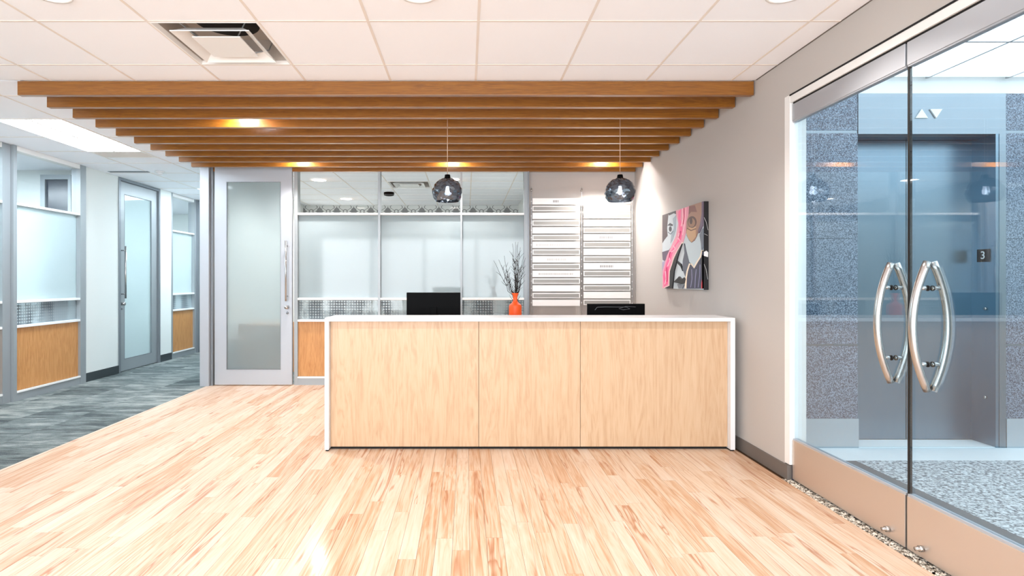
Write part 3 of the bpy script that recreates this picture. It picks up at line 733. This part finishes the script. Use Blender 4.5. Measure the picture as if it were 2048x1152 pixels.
def stroke(name, rgb, pts, wd):
    L, R_ = [], []
    for i, p in enumerate(pts):
        a, b = Vector(pts[max(i-1, 0)]), Vector(pts[min(i+1, len(pts)-1)]); n_ = (b-a).normalized(); n_ = Vector((-n_.y, n_.x))*wd/2
        L.append((p[0]+n_.x, p[1]+n_.y)); R_.append((p[0]-n_.x, p[1]-n_.y))
    lay[0] += 1
    if rgb not in cols: cols[rgb] = mat('paint_%d' % len(cols), rgb, .5)
    d = .0422+.00035*lay[0]; bm = bmesh.new()
    for i in range(len(pts)-1):
        q = [(-d, *cpt(*v)) for v in (L[i], L[i+1], R_[i+1], R_[i])]; prism_bm(bm, q, (.0004+.00035*lay[0], 0, 0))
    obj(name, bm, cols[rgb], cv)
def ell(cx, cy, rx, ry, n=14): return [(cx+rx*math.cos(2*PI*i/n), cy+ry*math.sin(2*PI*i/n)) for i in range(n)]
paint('patch', (84, 74, 76), [(125, 250), (195, 225), (186, 330), (180, 400), (185, 480), (150, 525), (125, 560)])
paint('patch', (60, 58, 64), [(190, 225), (280, 190), (278, 255), (250, 243), (200, 268)])
paint('patch', (150, 165, 178), [(240, 300), (275, 260), (270, 420), (240, 520), (215, 560), (225, 460), (250, 400)])
paint('patch', (62, 66, 74), [(183, 372), (210, 345), (240, 362), (236, 378), (205, 374)])
paint('patch', (50, 54, 60), ell(213, 408, 14, 28))
stroke('line', (110, 120, 130), [(190, 440), (215, 462), (245, 430)], 9)
paint('patch', (96, 84, 104), [(128, 650), (200, 628), (228, 590), (200, 690), (160, 750), (135, 730)])
paint('patch', (166, 160, 190), [(130, 760), (165, 735), (150, 850), (132, 900)])
paint('patch', (226, 150, 172), [(275, 200), (420, 120), (402, 290), (388, 360), (385, 420), (350, 550), (300, 620), (255, 700), (228, 800), (205, 900), (210, 1000), (150, 1032), (133, 1032), (135, 850), (180, 690), (230, 580), (275, 480), (298, 350), (278, 260)])
paint('patch', (240, 96, 148), [(300, 230), (330, 195), (325, 300), (345, 400), (330, 520), (280, 570), (240, 660), (210, 770), (200, 850), (190, 985), (150, 1010), (140, 900), (175, 760), (225, 640), (290, 540), (312, 420), (298, 300)])
for p in ([(345, 190), (350, 300), (330, 380)], [(380, 180), (372, 300), (360, 400), (345, 470)], [(310, 450), (300, 510), (320, 530)], [(250, 580), (270, 620), (230, 650)], [(200, 700), (215, 740), (190, 800)], [(165, 850), (175, 930), (160, 990)]):
    stroke('line', (255, 190, 205), p, 9)
for p in ([(325, 430), (310, 500), (300, 490)], [(360, 190), (362, 280), (352, 360)], [(215, 650), (200, 720)], [(180, 810), (182, 960)]):
    stroke('line', (190, 50, 98), p, 6)
paint('patch', (158, 122, 104), [(418, 130), (575, 80), (560, 260), (520, 400), (480, 522), (440, 550), (405, 500), (385, 440), (390, 330), (412, 260)])
paint('patch', (112, 66, 60), [(418, 160), (480, 160), (500, 230), (440, 230), (412, 262)])
paint('patch', (196, 158, 122), [(405, 395), (490, 380), (490, 490), (440, 548), (405, 500), (390, 440)])
paint('patch', (82, 56, 50), ell(450, 335, 47, 62)); paint('patch', (150, 116, 94), ell(447, 342, 36, 47)); paint('patch', (66, 46, 44), ell(440, 325, 15, 34))
stroke('line', (92, 62, 52), [(398, 400), (440, 425), (490, 405)], 8)
paint('patch', (106, 92, 110), [(552, 90), (575, 80), (578, 300), (560, 370), (520, 455), (512, 430), (535, 360), (550, 250)])
paint('patch', (190, 204, 210), [(392, 470), (420, 530), (445, 552), (482, 530), (520, 455), (555, 440), (555, 600), (545, 700), (520, 740), (478, 812), (450, 770), (425, 760), (405, 680), (385, 600), (375, 540)])
paint('patch', (110, 118, 130), [(530, 470), (572, 400), (574, 600), (552, 660), (545, 560)])
paint('patch', (84, 90, 104), [(368, 560), (395, 640), (425, 765), (405, 860), (380, 905), (352, 830), (355, 740), (372, 660)])
paint('patch', (28, 27, 32), [(345, 560), (300, 700), (262, 850), (244, 1032), (160, 1032), (212, 1002), (220, 850), (252, 750), (300, 640)])
stroke('line', (240, 216, 206), [(350, 545), (300, 632), (258, 712), (240, 780), (214, 850), (212, 1000), (160, 1025)], 7)
paint('patch', (24, 25, 30), [(292, 742), (335, 775), (352, 850), (330, 800), (300, 770)])
paint('patch', (60, 62, 82), [(425, 780), (450, 778), (475, 822), (520, 748), (552, 700), (575, 640), (578, 1032), (398, 1032), (402, 880)])
for p in ([(450, 830), (455, 930), (440, 1020)], [(500, 830), (490, 920), (485, 1025)], [(540, 780), (535, 900), (520, 1020)]): stroke('line', (140, 140, 172), p, 6)
paint('patch', (26, 26, 34), [(548, 720), (577, 680), (577, 960), (560, 900)])
stroke('line', (238, 222, 200), [(386, 1030), (390, 940), (405, 850), (430, 772), (452, 778), (475, 815), (515, 745), (545, 700), (562, 630), (577, 640)], 14)
paint('patch', (22, 22, 26), [(258, 965), (300, 925), (318, 905), (345, 935), (372, 915), (392, 930), (382, 975), (340, 985), (300, 975)])
paint('patch', (120, 126, 134), [(300, 985), (340, 995), (372, 985), (350, 1032), (315, 1032)])
paint('patch', (200, 52, 62), [(556, 975), (568, 940), (577, 960), (577, 1032), (556, 1032)])
box('canvas_edge', -.0425, -.001, SY0-5.175-.001, SY0-5.175, 1.200-1.58, 1.957-1.58, mat('painted_edge', (20, 18, 22), .5), cv)
bm = bmesh.new(); ye = SY0-5.175-.0016
for a, b in (((-.040, .24), (-.022, .20)), ((-.022, .20), (-.006, .13)), ((-.040, .10), (-.010, .085)), ((-.040, -.16), (-.024, -.20)), ((-.024, -.2), (-.008, -.29))):
    tube_bm(bm, [(a[0], ye, a[1]), (b[0], ye, b[1])], .0012, 5)
prism_bm(bm, [(-.041, ye, -.09), (-.006, ye, -.10), (-.004, ye, -.06), (-.02, ye, -.045), (-.041, ye, -.055)], (0, .0012, 0))
obj('edge_paint', bm, M['sign_white'], cv)

# ------------------------------------------------------------------ ceiling fittings
def diffuser(x, y, label, group):
    e = thing(empty('air_diffuser', (x+T/2, y+T/2, CEIL)), label, 'air vent', group); h = T/2-.002
    def ring(bm, a, za, b, zb):
        q = lambda r, z: [bm.verts.new(v) for v in ((-r, -r, z), (r, -r, z), (r, r, z), (-r, r, z))]
        A, B = q(a, za), q(b, zb)
        for i in range(4): bm.faces.new((A[i], A[(i+1) % 4], B[(i+1) % 4], B[i]))
    bm = bmesh.new(); ring(bm, h, 0, h-.010, -.001); ring(bm, h-.010, -.001, h-.022, .02); o = obj('frame', bm, M['trim_white'], e); m_ = o.modifiers.new('t', 'SOLIDIFY'); m_.thickness = .002
    bm = bmesh.new(); ring(bm, h-.022, .018, h-.035, .15); box_bm(bm, -h+.02, h-.02, -h+.02, h-.02, .15, .16); obj('plenum', bm, M['plenum'], e)
    lathe('duct', [(.19, .149), (.19, .140), (.002, .140)], M['gap'], e, 32, (0, 0, 0), cap=False)
    bm = bmesh.new(); ring(bm, .225, -.014, .165, .030); ring(bm, .225, -.014, .225, -.010); o = obj('louver', bm, M['trim_white'], e); m_ = o.modifiers.new('t', 'SOLIDIFY'); m_.thickness = .002
    bm = bmesh.new(); ring(bm, .140, -.014, .06, .006); ring(bm, .140, -.014, .140, -.008); q = [bm.verts.new(v) for v in ((-.06, -.06, .006), (.06, -.06, .006), (.06, .06, .006), (-.06, .06, .006))]; bm.faces.new(q)
    q = [bm.verts.new(v) for v in ((-.140, -.140, -.0135), (.140, -.140, -.0135), (.140, .140, -.0135), (-.140, .140, -.0135))]; bm.faces.new(q)
    obj('centre_plate', bm, M['trim_white'], e)
    for sx, sy in ((-1, -1), (1, -1), (1, 1), (-1, 1)): tube('bracket', [(sx*.12, sy*.12, 0), (sx*.19, sy*.19, .05), (sx*.21, sy*.21, .12)], .004, M['alu'], e, 6)
g = 'square ceiling air diffusers'
diffuser(X0-3*T, Y0, 'square white air diffuser in the tiled ceiling in front of the slats', g)
diffuser(X0-2*T, Y0+8*T, 'square air diffuser seen through the glass behind the reception', g)
e = thing(empty('return_grille', (X0-7*T, Y0+5*T, CEIL)), 'pale slotted return air grille beside the long ceiling light', 'air vent')
boxes('frame', [(0, T, 0, .02, -.002, .02), (0, T, .285, .305, -.002, .02), (0, .02, .02, .285, -.002, .02), (T-.02, T, .02, .285, -.002, .02)], M['trim_white'], e)
for k in range(12): box('slat', .02, T-.02, .026+.0215*k, .038+.0215*k, .000, .012, M['tee'], e)
box('backing', .02, T-.02, .02, .285, .014, .018, M['plenum'], e)
e2 = box('ceiling_tile', X0-7*T+.005, X0-6*T-.005, Y0+5*T+.31, Y0+6*T-.005, 2.7125, 2.729, M['tile'], ce)
e = thing(empty('slot_diffuser', (-4.70, 7.17, CEIL)), 'narrow dark slot diffuser in the corridor ceiling', 'air vent')
boxes('frame', [(0, .52, 0, .012, -.004, .002), (0, .52, .048, .06, -.004, .002)], M['alu_dark'], e); box('slot', 0, .52, .012, .048, -.002, .001, M['gap'], e)
e = thing(empty('smoke_detector', (-4.02, 7.18, CEIL)), 'small white round smoke detector on the corridor ceiling', 'smoke detector')
lathe('base', [(.062, 0), (.062, -.012), (.05, -.016)], M['white'], e, 24); lathe('sensor', [(.04, -.016), (.036, -.035), (.018, -.045), (.002, -.046)], M['white'], e, 20)
e = thing(empty('ceiling_speaker', (-1.26, 8.9, CEIL)), 'small black round fixture on the ceiling seen through the glass', 'ceiling fixture')
lathe('base', [(.08, 0), (.085, -.02), (.08, -.045), (.05, -.055), (.002, -.056)], M['black'], e, 24)
# cabinet glimpsed as an orange blur through the sliding door
e = thing(empty('wooden_cabinet', (-2.72, 7.25, 0)), 'honey-coloured low cabinet blurred behind the frosted sliding door', 'cabinet')
box('body', -.30, .30, 0, .45, 0, .70, M['panel_wood'], e, .003)
for s in (-1, 1):
    o = box('door', *((-.295, -.003) if s < 0 else (.003, .295)), -.018, 0, .04, .69, M['panel_wood'], e, .002)
    tube('handle', [(s*.04, -.03, .5), (s*.04, -.03, .62)], .005, M['chrome'], o, 8)
